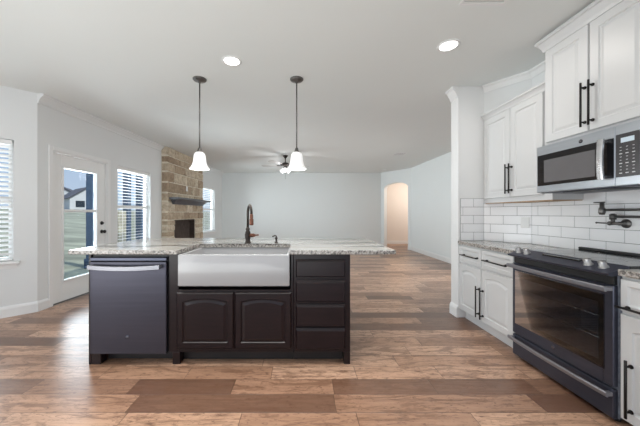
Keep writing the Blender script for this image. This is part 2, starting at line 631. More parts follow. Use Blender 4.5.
def pull(f, u, v0, v1, w, parent, vertical=True, r=0.0068, off=0.034, material=None):
    """bar pull: rod on two posts with small end collars"""
    m = MB()
    if vertical:
        m.cyl(f.p(u, v0, w + off), f.p(u, v1, w + off), r)
        for v in (v0 + 0.035, v1 - 0.035):
            m.cyl(f.p(u, v, w), f.p(u, v, w + off), r * 0.9)
            m.cyl(f.p(u, v, w), f.p(u, v, w + 0.006), r * 1.7)
    else:
        u0, u1 = v0, v1
        v = u
        m.cyl(f.p(u0, v, w + off), f.p(u1, v, w + off), r)
        for q in (u0 + 0.035, u1 - 0.035):
            m.cyl(f.p(q, v, w), f.p(q, v, w + off), r * 0.9)
            m.cyl(f.p(q, v, w), f.p(q, v, w + 0.006), r * 1.7)
    return m.build('handle', material or M['pull'], parent)


# ------------------------------------------------------------------ setting: plan points
H = 2.745
A = (-3.33, 3.46)            # outer corner of nook and living wall
B = (-2.985, 10.27)          # far left corner
C_ = (2.95, 10.27)           # far wall meets the archway wall
D = (3.65, 9.20)
NK = (-5.0, 1.79)            # nook wall end
XW = 2.44                    # kitchen wall
E1 = (2.164, 3.27)           # diagonal corner start, on the stub wall
E2 = (XW, 2.917)             # diagonal corner end
STUBX = 1.87

plan = [(-5.0, -3.0), (6.2, -3.0), (6.2, 12.0), (-2.9, 12.0), B, A, NK]
struct(MB().prism(plan, -0.12, 0.0).build('floor', M['floor'], loc=(0, 0, 0)), 'brown mottled wide plank wood floor with a soft sheen', 'floor')
struct(MB().prism(plan, H, H + 0.15).build('ceiling', M['ceiling'], loc=(0, 0, H)), 'smooth pale painted ceiling', 'ceiling')


def wall(name, p0, p1, material, openings=(), thick=0.15, out=1, h=H, label=None):
    """wall whose room face runs p0->p1; openings (s0,s1,z0,z1); out=+1 thickens to the left of the direction"""
    p0, p1 = Vector(p0), Vector(p1)
    L = (p1 - p0).length
    d = (p1 - p0) / L
    n = Vector((-d.y, d.x)) * out
    m = MB()

    def piece(s0, s1, z0, z1):
        if s1 - s0 < 1e-4 or z1 - z0 < 1e-4:
            return
        q = [p0 + d * s0, p0 + d * s1, p0 + d * s1 + n * thick, p0 + d * s0 + n * thick]
        m.prism([(a.x, a.y) for a in q], z0, z1)
    cur = 0.0
    for s0, s1, z0, z1 in sorted(openings):
        piece(cur, s0, 0, h)
        piece(s0, s1, 0, z0)
        piece(s0, s1, z1, h)
        cur = s1
    piece(cur, L, 0, h)
    return struct(m.build(name, material), label)


def lw(y):                    # point on the left wall face at depth y
    t = (y - A[1]) / (B[1] - A[1])
    return Vector((A[0] + (B[0] - A[0]) * t, y))


def lws(y):                   # distance along the left wall from A
    return (lw(y) - Vector(A)).length


DOOR_Y = (3.655, 4.62)
WIN_Y = (4.86, 5.82)
WIN2_Y = (8.52, 9.52)
LWN = Vector((B[1] - A[1], -(B[0] - A[0]), 0)).normalized()      # into the room
WZ = (0.62, 2.08)
wall('wall_left', A, B, M['wall'], [(lws(DOOR_Y[0]), lws(DOOR_Y[1]), 0.0, 2.075), (lws(WIN_Y[0]), lws(WIN_Y[1]), *WZ),
                                    (lws(WIN2_Y[0]), lws(WIN2_Y[1]), *WZ)], label='pale gray living room wall with glazed door and fireplace')
NKL = (Vector(NK) - Vector(A)).length
wall('wall_nook', A, NK, M['wall'], [(0.205, 1.25, 0.66, 2.12)], out=-1, label='pale angled breakfast nook wall with a window')
wall('wall_nook_side', NK, (-5.0, -3.0), M['wall'], out=-1)
wall('wall_far', B, C_, M['wall_cool'], label='plain pale blue gray wall across the far end of the living room')
wall('wall_living_right', D, (3.65, 3.40), M['wall_cool'], [(2.95, 5.25, 0.65, 2.2)], label='long pale wall right of the archway')  # opening added for the unseen fill light
wall('wall_kitchen_right', (XW, 3.27), (XW, -3.0), M['wall'], label='white kitchen wall behind the range')
# stub wall that ends the kitchen run
struct(MB().box(None, STUBX, 3.80, 3.27, 3.41, 0, H).build('wall_kitchen_end', M['trim']), 'white wall end closing the kitchen run')
struct(MB().prism([E1, (XW + 0.0, 3.27), E2], 0, H).build('wall_corner', M['wall']), 'diagonal corner wall behind the left wall cabinet')

# archway wall
ad = (Vector(D) - Vector(C_))
AL = ad.length
ad.normalize()
an = Vector((-ad.y, ad.x))                                       # away from the room
a0, a1 = 0.11 * AL, 0.905 * AL
spring, apex = 2.12, 2.315
pts = [(0, 0), (a0, 0), (a0, spring)]
for i in range(1, 20):
    th = PI - PI * i / 20
    pts.append(((a0 + a1) / 2 + (a1 - a0) / 2 * math.cos(th), spring + (apex - spring) * math.sin(th)))
pts += [(a1, spring), (a1, 0), (AL, 0), (AL, H), (0, H)]
struct(MB().poly([(C_[0] + ad.x * s, C_[1] + ad.y * s, z) for s, z in pts], (an.x * 0.16, an.y * 0.16, 0)).build('wall_archway', M['wall_cool']),
       'angled wall with an arched opening to the hall')
wall('wall_hall_back', (2.5, 11.1), (5.6, 10.95), M['hall'], label='warm lit hall wall seen through the archway')
wall('wall_hall_left', (3.03, 10.42), (2.80, 11.09), M['hall'], thick=0.1)
wall('wall_hall_right', (5.4, 9.3), (5.4, 10.95), M['hall'], thick=0.1, out=-1)
wall('wall_hall_near', (3.80, 9.25), (5.4, 9.25), M['hall'], thick=0.1, out=-1)
light('hall_lamp', 'POINT', (4.35, 9.95, 1.9), 30, (1.0, 0.88, 0.79), shadow_soft_size=0.15)

# baseboards
BASE = [(0, 0), (0.016, 0), (0.016, 0.10), (0.011, 0.118), (0.006, 0.13), (0, 0.13)]


def off(p, n, d):
    return (p[0] + n[0] * d, p[1] + n[1] * d)


def base(name, path, side=1):
    return struct(MB().sweep(path, BASE, side).build(name, M['trim']), None)


dc = 0.062
base('baseboard_left', [lw(DOOR_Y[0] - dc)[:2], A, NK], -1)
base('baseboard_left_far', [lw(DOOR_Y[1] + dc)[:2], lw(6.21)[:2]], 1)
base('baseboard_living_back', [lw(8.16)[:2], B, C_, (C_[0] + ad.x * a0, C_[1] + ad.y * a0)], 1)
base('baseboard_living_right', [(C_[0] + ad.x * a1, C_[1] + ad.y * a1), D, (3.65, 3.41)], 1)
base('baseboard_hall', [(2.82, 11.083), (5.38, 10.96)], 1)
# crown on the left wall only
CR = [(0, H - 0.115), (0.014, H - 0.115), (0.022, H - 0.085), (0.062, H - 0.035), (0.080, H - 0.028), (0.084, H - 0.001), (0, H - 0.001)]
struct(MB().sweep([A, lw(6.21)[:2]], CR, 1).build('trim_1', M['wall']), 'pale gray crown moulding above the patio door')
struct(MB().sweep([lw(8.16)[:2], lw(10.26)[:2]], CR, 1).build('trim_2', M['wall']), 'pale gray crown moulding right of the fireplace')
# end trim of the stub wall: casing board, crown cap, base block
m = MB()
m.box(None, STUBX - 0.018, STUBX, 3.262, 3.418, 0, H - 0.001, 0.003)
m.sweep([(STUBX - 0.018, 3.42), (STUBX - 0.018, 3.262), ], [(0, H - 0.13), (0.008, H - 0.13), (0.016, H - 0.10), (0.055, H - 0.035), (0.066, H - 0.03), (0.068, H - 0.002), (0, H - 0.002)], 1)
m.sweep([(STUBX - 0.018, 3.42), (STUBX - 0.018, 3.262)], [(0, 0), (0.018, 0), (0.018, 0.10), (0.010, 0.125), (0, 0.14)], 1)
struct(m.build('trim_3', M['trim']), 'white trimmed wall end with a crown cap and flared base')
# crown high on the corner wall
CK = [(0, H - 0.075), (0.008, H - 0.075), (0.030, H - 0.03), (0.05, H - 0.018), (0.052, H - 0.001), (0, H - 0.001)]
struct(MB().sweep([E1, E2, (XW, 2.37)], CK, 1).build('trim_4', M['trim']), 'thin crown moulding above the corner cabinet')

# ------------------------------------------------------------------ windows, door
def window(name, c0, c1, z0, z1, n, depth=0.10, stool=0.10, label=None):
    """single hung window set in a drywall opening; c0->c1 left to right seen from the room"""
    c0, c1 = Vector((*c0, 0)), Vector((*c1, 0))
    f = Fr(c0, n)
    Wd = (c1 - c0).length
    m = MB()
    t = 0.045
    d0, d1 = -depth - 0.03, -depth + 0.03
    m.box(f, 0, t, z0, z1, d0, d1, 0.004)
    m.box(f, Wd - t, Wd, z0, z1, d0, d1, 0.004)
    m.box(f, t, Wd - t, z0, z0 + t, d0, d1, 0.004)
    m.box(f, t, Wd - t, z1 - t, z1, d0, d1, 0.004)
    zm = (z0 + z1) / 2
    m.box(f, t, Wd - t, zm - 0.025, zm + 0.025, d0 + 0.01, d1 + 0.008, 0.004)
    w = struct(m.build(name, M['trim']), label, 'window')
    p = MB().box(f, t, Wd - t, z0 + t, z1 - t, -depth - 0.006, -depth - 0.001)
    p.build('pane', M['glass'], w)
    s = MB()
    s.box(f, -0.05, Wd + 0.05, z0 - 0.03, z0 + 0.002, -depth + 0.03, 0.045, 0.006)
    s.sweep([f.p(-0.03, 0, 0.0)[:2], f.p(Wd + 0.03, 0, 0.0)[:2]],
            [(0, z0 - 0.085), (0.010, z0 - 0.085), (0.016, z0 - 0.05), (0.024, z0 - 0.031), (0, z0 - 0.031)], 1)
    s.build('window_sill', M['trim'], w)
    return w, f, Wd


def blind(label, f, Wd, z0, z1, tilt, pitch=0.056, group=None):
    o = f.p(Wd / 2, z0, -0.035)
    t = thing('window_blind', label, 'window blind', o)
    MB().box(f, 0.012, Wd - 0.012, z1 - 0.06, z1 - 0.004, -0.062, -0.006, 0.004).build('headrail', M['slat'], t)
    m = MB()
    z = z1 - 0.085
    ct, st = math.cos(tilt), math.sin(tilt)
    while z > z0 + 0.05:
        hw, ht = 0.024, 0.0014
        q = [(-hw * ct - ht * st, -hw * st + ht * ct), (hw * ct - ht * st, hw * st + ht * ct),
             (hw * ct + ht * st, hw * st - ht * ct), (-hw * ct + ht * st, -hw * st - ht * ct)]
        m.rings([[f.p(0.016, z + b, -0.036 + a) for a, b in q], [f.p(Wd - 0.016, z + b, -0.036 + a) for a, b in q]], smooth=False)
        z -= pitch
    m.build('slats', M['slat'], t)
    MB().box(f, 0.014, Wd - 0.014, z0 + 0.008, z0 + 0.03, -0.06, -0.012, 0.004).build('bottom_rail', M['slat'], t)
    c = MB()
    for u in (0.14, Wd / 2, Wd - 0.14):
        c.box(f, u - 0.002, u + 0.002, z0 + 0.02, z1 - 0.05, -0.0105, -0.0085)
    c.build('ladder_cord', M['slat'], t)
    return t


NKN = Vector((0.7071, -0.7071, 0))
nd = (Vector(NK) - Vector(A)).normalized()
w1, f1, W1 = window('window_1', Vector(A) + nd * 1.25, Vector(A) + nd * 0.205, 0.66, 2.12, NKN, label='breakfast nook window at the left edge')
w2, f2, W2 = window('window_2', lw(WIN_Y[0])[:2], lw(WIN_Y[1])[:2], *WZ, LWN, label='window between the patio door and the fireplace')
w3, f3, W3 = window('window_3', lw(WIN2_Y[0])[:2], lw(WIN2_Y[1])[:2], *WZ, LWN, label='window right of the fireplace')
blind('white slatted blind lowered over the nook window at far left', f1, W1, 0.66, 2.12, math.radians(38))
blind('white open slat blind on the window between patio door and fireplace', f2, W2, *WZ, math.radians(3))
blind('white slatted blind on the window right of the stone fireplace', f3, W3, *WZ, math.radians(5))

window('added_window', (3.65, 6.25), (3.65, 3.95), 0.65, 2.2, (-1, 0, 0), label='added unseen window for the living room fill light, behind the kitchen wall')  # invented window, gives the right-hand fill light an opening

# patio door
c0, c1 = lw(DOOR_Y[0]), lw(DOOR_Y[1])
fd = Fr((c0.x, c0.y, 0), LWN)
DW_ = (c1 - c0).length
m = MB()
g0 = 0.018
m.box(fd, g0, 0.165, 0.012, 2.055, -0.075, -0.03, 0.003)
m.box(fd, DW_ - 0.165, DW_ - g0, 0.012, 2.055, -0.075, -0.03, 0.003)
m.box(fd, 0.165, DW_ - 0.165, 0.012, 0.27, -0.075, -0.03, 0.003)
m.box(fd, 0.165, DW_ - 0.165, 1.90, 2.055, -0.075, -0.03, 0.003)
for a, b, c, d in ((0.165, 0.195, 0.27, 1.90), (DW_ - 0.195, DW_ - 0.165, 0.27, 1.90), (0.195, DW_ - 0.195, 0.27, 0.30), (0.195, DW_ - 0.195, 1.87, 1.90)):
    m.box(fd, a, b, c, d, -0.08, -0.018, 0.005)
door = struct(m.build('door_1', M['trim']), 'white patio door with one tall glass pane', 'door')
MB().box(fd, 0.195, DW_ - 0.195, 0.30, 1.87, -0.055, -0.050).build('pane', M['glass'], door)
MB().box(fd, 0.195, DW_ - 0.195, 1.252, 1.292, -0.048, -0.036, 0.003).build('glazing_bar', M['trim'], door)
ku = DW_ - 0.085
for nm, z in (('deadbolt', 1.075), ('door_handle', 0.935)):
    k = MB()
    k.lathe(fd.p(ku, z, -0.03), LWN, [(0.031, 0), (0.031, 0.006), (0.012, 0.008), (0.012, 0.03)] + ([(0.016, 0.034), (0.027, 0.042), (0.029, 0.055), (0.022, 0.066), (0.0, 0.069)] if nm == 'door_handle' else [(0.014, 0.031), (0.0, 0.034)]), 18)
    k.build(nm, M['pull'], door)
for z in (0.25, 1.04, 1.85):
    MB().cyl(fd.p(0.012, z - 0.045, -0.028), fd.p(0.012, z + 0.045, -0.028), 0.008, 10).build('hinge', M['bright_steel'], door)
MB().box(fd, 0.0, DW_, 0.0, 0.012, -0.10, -0.005, 0.002).build('threshold', M['pewter'], door)
# casing and jamb
m = MB()
cw = 0.058
m.box(fd, -cw, 0.0, 0, 2.075 + cw, 0.0, 0.018, 0.004)
m.box(fd, DW_, DW_ + cw, 0, 2.075 + cw, 0.0, 0.018, 0.004)
m.box(fd, 0.0, DW_, 2.075, 2.075 + cw, 0.0, 0.018, 0.004)
m.box(fd, 0.0, 0.014, 0.012, 2.075, -0.10, 0.0)
m.box(fd, DW_ - 0.014, DW_, 0.012, 2.075, -0.10, 0.0)
m.box(fd, 0.014, DW_ - 0.014, 2.059, 2.075, -0.10, 0.0)
struct(m.build('trim_5', M['trim']), 'white casing around the patio door')

# ------------------------------------------------------------------ fireplace
fy0, fy1, fpro = 6.22, 8.15, 0.165
q0 = lw(fy0)
ffp = Fr((q0.x, q0.y, 0), LWN)
FW = (lw(fy1) - q0).length
fire = thing('fireplace', 'tall tan stone fireplace rising to the ceiling on the left wall', 'fireplace', (*lw((fy0 + fy1) / 2), 0))
fb0, fb1, fbz0, fbz1 = 0.31, 1.43, 0.32, 1.075          # firebox opening in u, v
m = MB()
e = 0.002
for a, b, c, d in ((0, fb0, 0, H), (fb1, FW, 0, H), (fb0, fb1, 0, fbz0), (fb0, fb1, fbz1, H)):
    m.box(ffp, a + (0.012 if a == 0 else 0), b - (0.012 if b == FW else 0), c, d - (e if d == H else 0), e, fpro - 0.02)
m.build('mortar_bed', M['mortar'], fire)
# individual rough stones, one mesh
sm = MB()
tones = []


def stone(a, b, c, d, w0, w1):
    n0 = len(sm.bm.faces)
    j = lambda: random.uniform(-0.004, 0.004)
    sm.box(ffp, a + 0.010, b - 0.010, c + 0.010, d - 0.010, w0, w1 + random.uniform(-0.008, 0.012), 0.012)
    sm.bm.verts.index_update()
    tones.append((len(sm.bm.faces) - n0, random.random() ** 0.9))


z = 0.0
rowi = 0
while z < H - 0.03:
    h = random.choice((0.13, 0.16, 0.20, 0.24, 0.28))
    if fbz0 > z and z + h > fbz0 - 0.05 and z < fbz0:
        h = fbz0 - z
    if z < fbz1 < z + h + 0.07:
        h = fbz1 - z
    if abs(z - fbz1) < 1e-6:
        h = 0.19
    h = min(h, H - 0.002 - z)
    if H - z - h < 0.09:
        h = H - 0.002 - z
    spans = [(0.0, FW)]
    if z + 0.001 > fbz0 and z + h < fbz1 + 0.001:
        spans = [(0.0, fb0), (fb1, FW)]
    for s0, s1 in spans:
        u = s0
        while u < s1 - 1e-4:
            wd = random.uniform(0.22, 0.62)
            if u == 0.0:
                wd = random.choice((0.2, 0.31, 0.42))
            if s1 - u - wd < 0.17:
                wd = s1 - u
            wd = min(wd, s1 - u)
            stone(u, u + wd, z, z + h, 0.004 if (u == 0 or u + wd > FW - 1e-4) else fpro - 0.03, fpro)
            u += wd
    z += h
    rowi += 1
so = sm.build('stone_facing', M['stone'], fire)
at = so.data.attributes.new('tone', 'FLOAT', 'FACE')
i = 0
for cnt, tv in tones:
    for _ in range(cnt):
        if i < len(at.data):
            at.data[i].value = tv
            i += 1
# firebox
m = MB()
wdp = -0.145
m.box(ffp, fb0 + 0.002, fb0 + 0.03, fbz0, fbz1, wdp, fpro - 0.03)
m.box(ffp, fb1 - 0.03, fb1 - 0.002, fbz0, fbz1, wdp, fpro - 0.03)
m.box(ffp, fb0 + 0.03, fb1 - 0.03, fbz0, fbz1, wdp, 0.004)
m.box(ffp, fb0 + 0.03, fb1 - 0.03, fbz0, fbz0 + 0.03, 0.004, fpro - 0.03)
m.box(ffp, fb0 + 0.03, fb1 - 0.03, fbz1 - 0.03, fbz1, 0.004, fpro - 0.03)
m.build('firebox', M['firebrick'], fire)
# mantel: shelf with a cove profile returned at both ends
mt = MB()
prof = [(0.0, 1.445), (0.05, 1.445), (0.06, 1.47), (0.13, 1.535), (0.15, 1.55), (0.20, 1.555), (0.235, 1.56), (0.24, 1.598), (0.0, 1.598)]
mu0, mu1 = 0.02, FW - 0.0


def mring(u, cut):
    return [ffp.p(u + cut * w, v, fpro + 0.008 + w) for w, v in prof]


mt.rings([[ffp.p(mu0 + 0.19 - (w * 0.79), v, fpro + 0.008 + w * 0.02) for w, v in prof], [ffp.p(mu0 + 0.19 - w * 0.79, v, fpro + 0.008 + w) for w, v in prof],
          [ffp.p(mu1 - 0.19 + w * 0.79, v, fpro + 0.008 + w) for w, v in prof], [ffp.p(mu1 - 0.19 + w * 0.79, v, fpro + 0.008 + w * 0.02) for w, v in prof]], smooth=False)
mt.build('mantel_shelf', M['mantel'], fire)
op = MB().box(ffp, 0.83, 0.91, 1.80, 1.925, fpro + 0.013, fpro + 0.024, 0.003).build('outlet_plate', M['plastic_white'])
tag(op, 'small white outlet plate on the stone above the mantel', 'outlet')

# ------------------------------------------------------------------ outside
struct(MB().poly([(-3.6, -12, -0.14), (-8, -12, -0.14), (-48, -12, 2.0), (-110, -12, 2.6), (-110, -12, -1), (-3.6, -12, -1)], (0, 150, 0)).build('ground_lawn', M['grass']),
       'green lawn rising away outside the patio door', 'lawn')
struct(MB().box(None, -4.3, -3.52, 3.0, 11.5, -0.13, -0.02, 0.01).build('patio_slab', M['concrete']), 'pale concrete patio outside the door', 'patio')


def post(x, y, label, mt_='post', w=0.085, z1=2.62):
    t = thing('patio_post', label, 'post', (x, y, -0.139), 'patio posts outside the left windows')
    MB().box(None, x - w, x + w, y - w, y + w, -0.139, z1, 0.008).build('shaft', M[mt_], t)
    MB().box(None, x - w - 0.03, x + w + 0.03, y - w - 0.03, y + w + 0.03, -0.139, 0.10, 0.01).build('plinth', M[mt_], t)


post(-5.3, 6.93, 'dark patio post seen at the right side of the door glass')
post(-5.3, 8.32, 'dark patio post seen left of centre through the blind beside the fireplace')
post(-5.3, 8.98, 'dark patio post seen right of centre through the blind beside the fireplace')
post(-5.0, 7.42, 'sand coloured patio pier seen at left edge of the blind beside the fireplace', 'bark', 0.16, 1.3)


def house(x, y, w, d, h, rh, rot, label):
    t = thing('neighbor_house', label, 'house', (x, y, 1.6), 'houses beyond the lawn')
    R = Matrix.Rotation(rot, 4, 'Z')
    P = lambda a, b, c: Vector((x, y, 0)) + (R @ Vector((a, b, 0))) + Vector((0, 0, c))
    z0 = 1.7
    m = MB()
    m.poly([P(-w / 2, -d / 2, z0), P(w / 2, -d / 2, z0), P(w / 2, -d / 2, z0 + h), P(0, -d / 2, z0 + h + rh * .92), P(-w / 2, -d / 2, z0 + h)], R @ Vector((0, d, 0)))
    m.build('walls', M['siding'], t)
    m = MB()
    for s in (-1, 1):
        a = P(s * (w / 2 + 0.35), -d / 2 - 0.3, z0 + h - 0.15)
        b = P(0, -d / 2 - 0.3, z0 + h + rh)
        m.poly([a, b, b + Vector((0, 0, 0.18)), a + Vector((0, 0, 0.18))], R @ Vector((0, d + 0.6, 0)))
    m.build('roof', M['roof'], t)
    for u in (-w * 0.22, w * 0.22):
        q = MB()
        a = [P(u - 0.8, -d / 2 - 0.04, z0 + 0.8), P(u + 0.8, -d / 2 - 0.04, z0 + 0.8), P(u + 0.8, -d / 2 - 0.04, z0 + 2.2), P(u - 0.8, -d / 2 - 0.04, z0 + 2.2)]
        q.poly(a, R @ Vector((0, 0.03, 0)))
        q.build('window', M['house_glass'], t)
    for v in (-d * 0.25, d * 0.25):
        q = MB()
        a = [P(w / 2 + 0.04, v - 0.8, z0 + 0.8), P(w / 2 + 0.04, v + 0.8, z0 + 0.8), P(w / 2 + 0.04, v + 0.8, z0 + 2.2), P(w / 2 + 0.04, v - 0.8, z0 + 2.2)]
        q.poly(a, R @ Vector((-0.03, 0, 0)))
        q.build('window', M['house_glass'], t)


house(-51.3, 64.0, 6.4, 10, 2.7, 2.5, math.radians(52), 'pale gabled house with gray roof beyond the lawn, right half of door glass')
house(-67.0, 78.0, 9.0, 12, 3.6, 3.0, math.radians(30), 'pale house beside it at the left edge of the door glass')

# ------------------------------------------------------------------ kitchen island
YF = 2.254                                   # face-frame plane
fi = Fr((0, YF, 0), (0, -1, 0))              # u = X, w = toward viewer
CT0, CT1 = 0.905, 0.940
# worktop with a notch for the apron sink
sx0, sx1 = -1.005, -0.100
m = MB().prism([(-1.885, 2.216), (sx0 - 0.004, 2.216), (sx0 - 0.004 + 0.012, 2.69), (sx1 - 0.008, 2.69), (sx1 + 0.004, 2.216), (0.756, 2.216),
                (0.756, 3.312), (-1.885, 3.312)], CT0, CT1, 0.004)
tag(m.build('island_countertop', M['granite']), 'streaked white and gray granite worktop on the dark island', 'countertop')

# dishwasher
dw = thing('dishwasher', 'dark slate steel dishwasher built into the left end of the island', 'dishwasher', (-1.41, YF + 0.3, 0))
d0, d1 = -1.722, -1.098
MB().box(fi, d0, d1, 0.10, 0.895, -0.58, -0.012).build('tub', M['black'], dw)
MB().box(fi, d0 + 0.002, d1 - 0.002, 0.095, 0.845, -0.012, 0.026, 0.006, 2).build('door_panel', M['slate'], dw)
MB().box(fi, d0 + 0.002, d1 - 0.002, 0.850, 0.878, -0.012, 0.022, 0.004).build('control_strip', M['slate_dark'], dw)
h = MB()
hp = []
for i in range(17):
    q = i / 16
    hp.append(fi.p(d0 + 0.012 + (d1 - d0 - 0.052) * q, 0.806 - 0.010 * (1 - (2 * q - 1) ** 2) + 0.0, 0.058 + 0.014 * (1 - (2 * q - 1) ** 2)))
rr = []
for p in hp:
    rr.append([p + Vector((0, b, a)) for a, b in ((-0.017, -0.006), (-0.014, -0.010), (0.014, -0.010), (0.017, -0.006), (0.017, 0.006), (-0.017, 0.006))])
h.rings(rr, smooth=False)
h.box(fi, d0 + 0.012, d0 + 0.034, 0.792, 0.822, 0.024, 0.056, 0.003)
h.box(fi, d1 - 0.060, d1 - 0.040, 0.792, 0.822, 0.024, 0.056, 0.003)
h.build('handle', M['slate_handle'], dw)
bd = MB()
bd.lathe(fi.p((d0 + d1) / 2 - 0.005, 0.235, 0.026), fi.w, [(0.016, 0), (0.016, 0.002), (0.0, 0.0022)], 24)
bd = bd.build('badge', M['slate_dark'], dw)
text_mesh('badge_lettering', 'GE', fi, (d0 + d1) / 2 - 0.005, 0.235, 0.029, 0.017, M['slate_handle'], bd)
MB().box(fi, d0 + 0.075, d1, 0.004, 0.09, -0.10, -0.085).build('toe_kick', M['toe'], dw)

# end panel with its foot
t = thing('island_end_panel', 'dark espresso end panel left of the dishwasher with a square foot', 'cabinet panel', (-1.737, 2.55, 0))
MB().box(None, -1.746, -1.726, YF - 0.004, 2.86, 0, CT0 - 0.001, 0.002).build('panel', M['espresso'], t)
MB().box(None, -1.7255, -1.648, YF - 0.002, YF + 0.07, 0, 0.088, 0.003).build('foot', M['espresso'], t)

# sink base cabinet
sb0, sb1 = -1.092, -0.070
t = thing('sink_base_cabinet', 'espresso wood sink cabinet with two arched panel doors below the white sink', 'cabinet', ((sb0 + sb1) / 2, 2.55, 0))
m = MB()
zt = 0.612
m.box(fi, sb0, -1.012, 0.10, CT0 - 0.001, -0.60, 0.0, 0.002)
m.box(fi, -0.092, sb1, 0.10, CT0 - 0.001, -0.60, 0.0, 0.002)
m.box(fi, -1.012, -0.092, 0.10, zt, -0.60, 0.0, 0.002)
m.box(fi, -1.012, -0.092, zt, CT0 - 0.05, -0.60, -0.56)
m.build('body', M['espresso'], t)
MB().box(fi, sb0, sb1, 0.002, 0.099, -0.12, -0.08).build('toe_kick', M['toe'], t)
MB().box(fi, -1.062, -1.000, 0, 0.0995, -0.07, 0.0, 0.003).build('foot', M['espresso'], t)
for a, b in ((-1.022, -0.556), (-0.548, -0.086)):
    MB().door(fi, a, b, 0.135, 0.594, t=0.02, fw=0.050, rise=0.026, w0=0.001, slope=0.018, bevel=0.010).build('door', M['espresso'], t)

# drawer cabinet
db0, db1 = -0.068, 0.395
t = thing('drawer_cabinet', 'espresso wood cabinet with four stacked drawers at the right end of the island', 'cabinet', ((db0 + db1) / 2, 2.55, 0))
MB().box(fi, db0, db1, 0.10, CT0 - 0.001, -0.60, 0.0, 0.002).build('body', M['espresso'], t)
MB().box(fi, db0, db1 - 0.052, 0.002, 0.099, -0.12, -0.08).build('toe_kick', M['toe'], t)
MB().box(fi, db1 - 0.05, db1, 0, 0.0995, -0.60, 0.0, 0.003).build('foot', M['espresso'], t)
for v0, v1 in ((0.718, 0.862), (0.518, 0.692), (0.316, 0.495), (0.130, 0.302)):
    m = MB()
    a, b = -0.050, 0.352
    R = []
    for i, w in ((0, 0.001), (0, 0.010), (0.022, 0.021)):
        R.append([fi.p(u, v, w) for u, v in ((a + i * .35, v0 + i * .35), (b - i * .35, v0 + i * .35), (b - i * .35, v1 - i), (a + i * .35, v1 - i))])
    m.rings(R, smooth=False)
    m.build('drawer', M['espresso'], t)

# farmhouse sink
t = thing('farmhouse_sink', 'white apron front farmhouse sink set into the island', 'sink', (-0.55, 2.45, 0.63))
zs = CT0 - 0.002
m = MB()
so_ = 0.036
X0, X1 = -1.003, -0.101
ya, yb = YF - so_, 2.72
zb = 0.648
wt = 0.024
# shell: outer box and inner basin joined by the rim
ol = [(X0, ya), (X1, ya), (X1, yb), (X0, yb)]
il = [(X0 + wt, ya + wt + 0.012), (X1 - wt, ya + wt + 0.012), (X1 - wt, yb - wt), (X0 + wt, yb - wt)]
ib = [(X0 + wt + 0.02, ya + wt + 0.03), (X1 - wt - 0.02, ya + wt + 0.03), (X1 - wt - 0.02, yb - wt - 0.02), (X0 + wt + 0.02, yb - wt - 0.02)]
m.rings([[(x, y, zb) for x, y in ol], [(x, y, zs) for x, y in ol], [(x, y, zs) for x, y in il], [(x, y, zb + 0.04) for x, y in ib]], smooth=False)
es = [e_ for e_ in m.bm.edges]
bmesh.ops.bevel(m.bm, geom=es, offset=0.006, segments=3, affect='EDGES', profile=0.5)
for fc in m.bm.faces:
    fc.smooth = True
m.build('basin', M['fireclay'], t)
MB().lathe((-0.55, 2.5, zb + 0.041), (0, 0, 1), [(0.045, 0), (0.043, 0.003), (0.02, 0.001), (0.0, 0.001)], 20).build('drain', M['bright_steel'], t)

# faucet
fx, fyy = -0.545, 2.765
t = thing('kitchen_faucet', 'dark bronze gooseneck faucet standing behind the sink', 'faucet', (fx, fyy, CT1))
z0 = CT1
MB().lathe((fx, fyy, z0), (0, 0, 1), [(0.032, 0), (0.032, 0.006), (0.026, 0.012), (0.024, 0.03), (0.029, 0.055), (0.030, 0.085), (0.024, 0.11), (0.017, 0.125), (0.021, 0.132), (0.021, 0.142), (0.015, 0.150), (0.013, 0.16)], 20).build('base', M['bronze'], t)
pts = [(fx, fyy, z0 + 0.15), (fx, fyy, z0 + 0.29)]
for i in range(1, 13):
    th = PI * i / 12
    dx, dy = 0.45, -0.89
    r = 0.064
    k = r - r * math.cos(th)
    pts.append((fx + dx * k, fyy + dy * k, z0 + 0.29 + r * math.sin(th) * 1.35))
ex, ey, ez = pts[-1]
MB().tube(pts, 0.0125, 14).build('spout', M['bronze'], t)
MB().lathe((ex, ey, ez), (0, 0, -1), [(0.0135, 0), (0.016, 0.012), (0.016, 0.035), (0.013, 0.04), (0.019, 0.05), (0.021, 0.095), (0.019, 0.108), (0.0, 0.109)], 18).build('spray_head', M['copper'], t)
m = MB()
m.cyl((fx + 0.02, fyy - 0.005, z0 + 0.075), (fx + 0.062, fyy - 0.015, z0 + 0.077), 0.019)
m.cyl((fx + 0.058, fyy - 0.014, z0 + 0.077), (fx + 0.076, fyy - 0.018, z0 + 0.078), 0.014)
m.cyl((fx + 0.074, fyy - 0.018, z0 + 0.078), (fx + 0.112, fyy - 0.026, z0 + 0.082), 0.006, r1=0.009)
m.build('handle', M['copper'], t)
# soap dispenser
sx, sy = -0.258, 2.765
t = thing('soap_dispenser', 'small bronze soap dispenser on the worktop right of the faucet', 'soap dispenser', (sx, sy, CT1))
MB().lathe((sx, sy, z0), (0, 0, 1), [(0.019, 0), (0.019, 0.006), (0.010, 0.012), (0.009, 0.035), (0.013, 0.040), (0.013, 0.055), (0.006, 0.058)], 16).build('base', M['bronze'], t)
MB().tube([(sx, sy, z0 + 0.055), (sx, sy, z0 + 0.068), (sx - 0.012, sy - 0.012, z0 + 0.074), (sx - 0.034, sy - 0.034, z0 + 0.066)], 0.0065, 10).build('nozzle', M['bronze'], t)

# ------------------------------------------------------------------ backsplash
TZ0 = 0.913
m = MB()
gm = MB()
TH, TW = 0.0995, 0.254


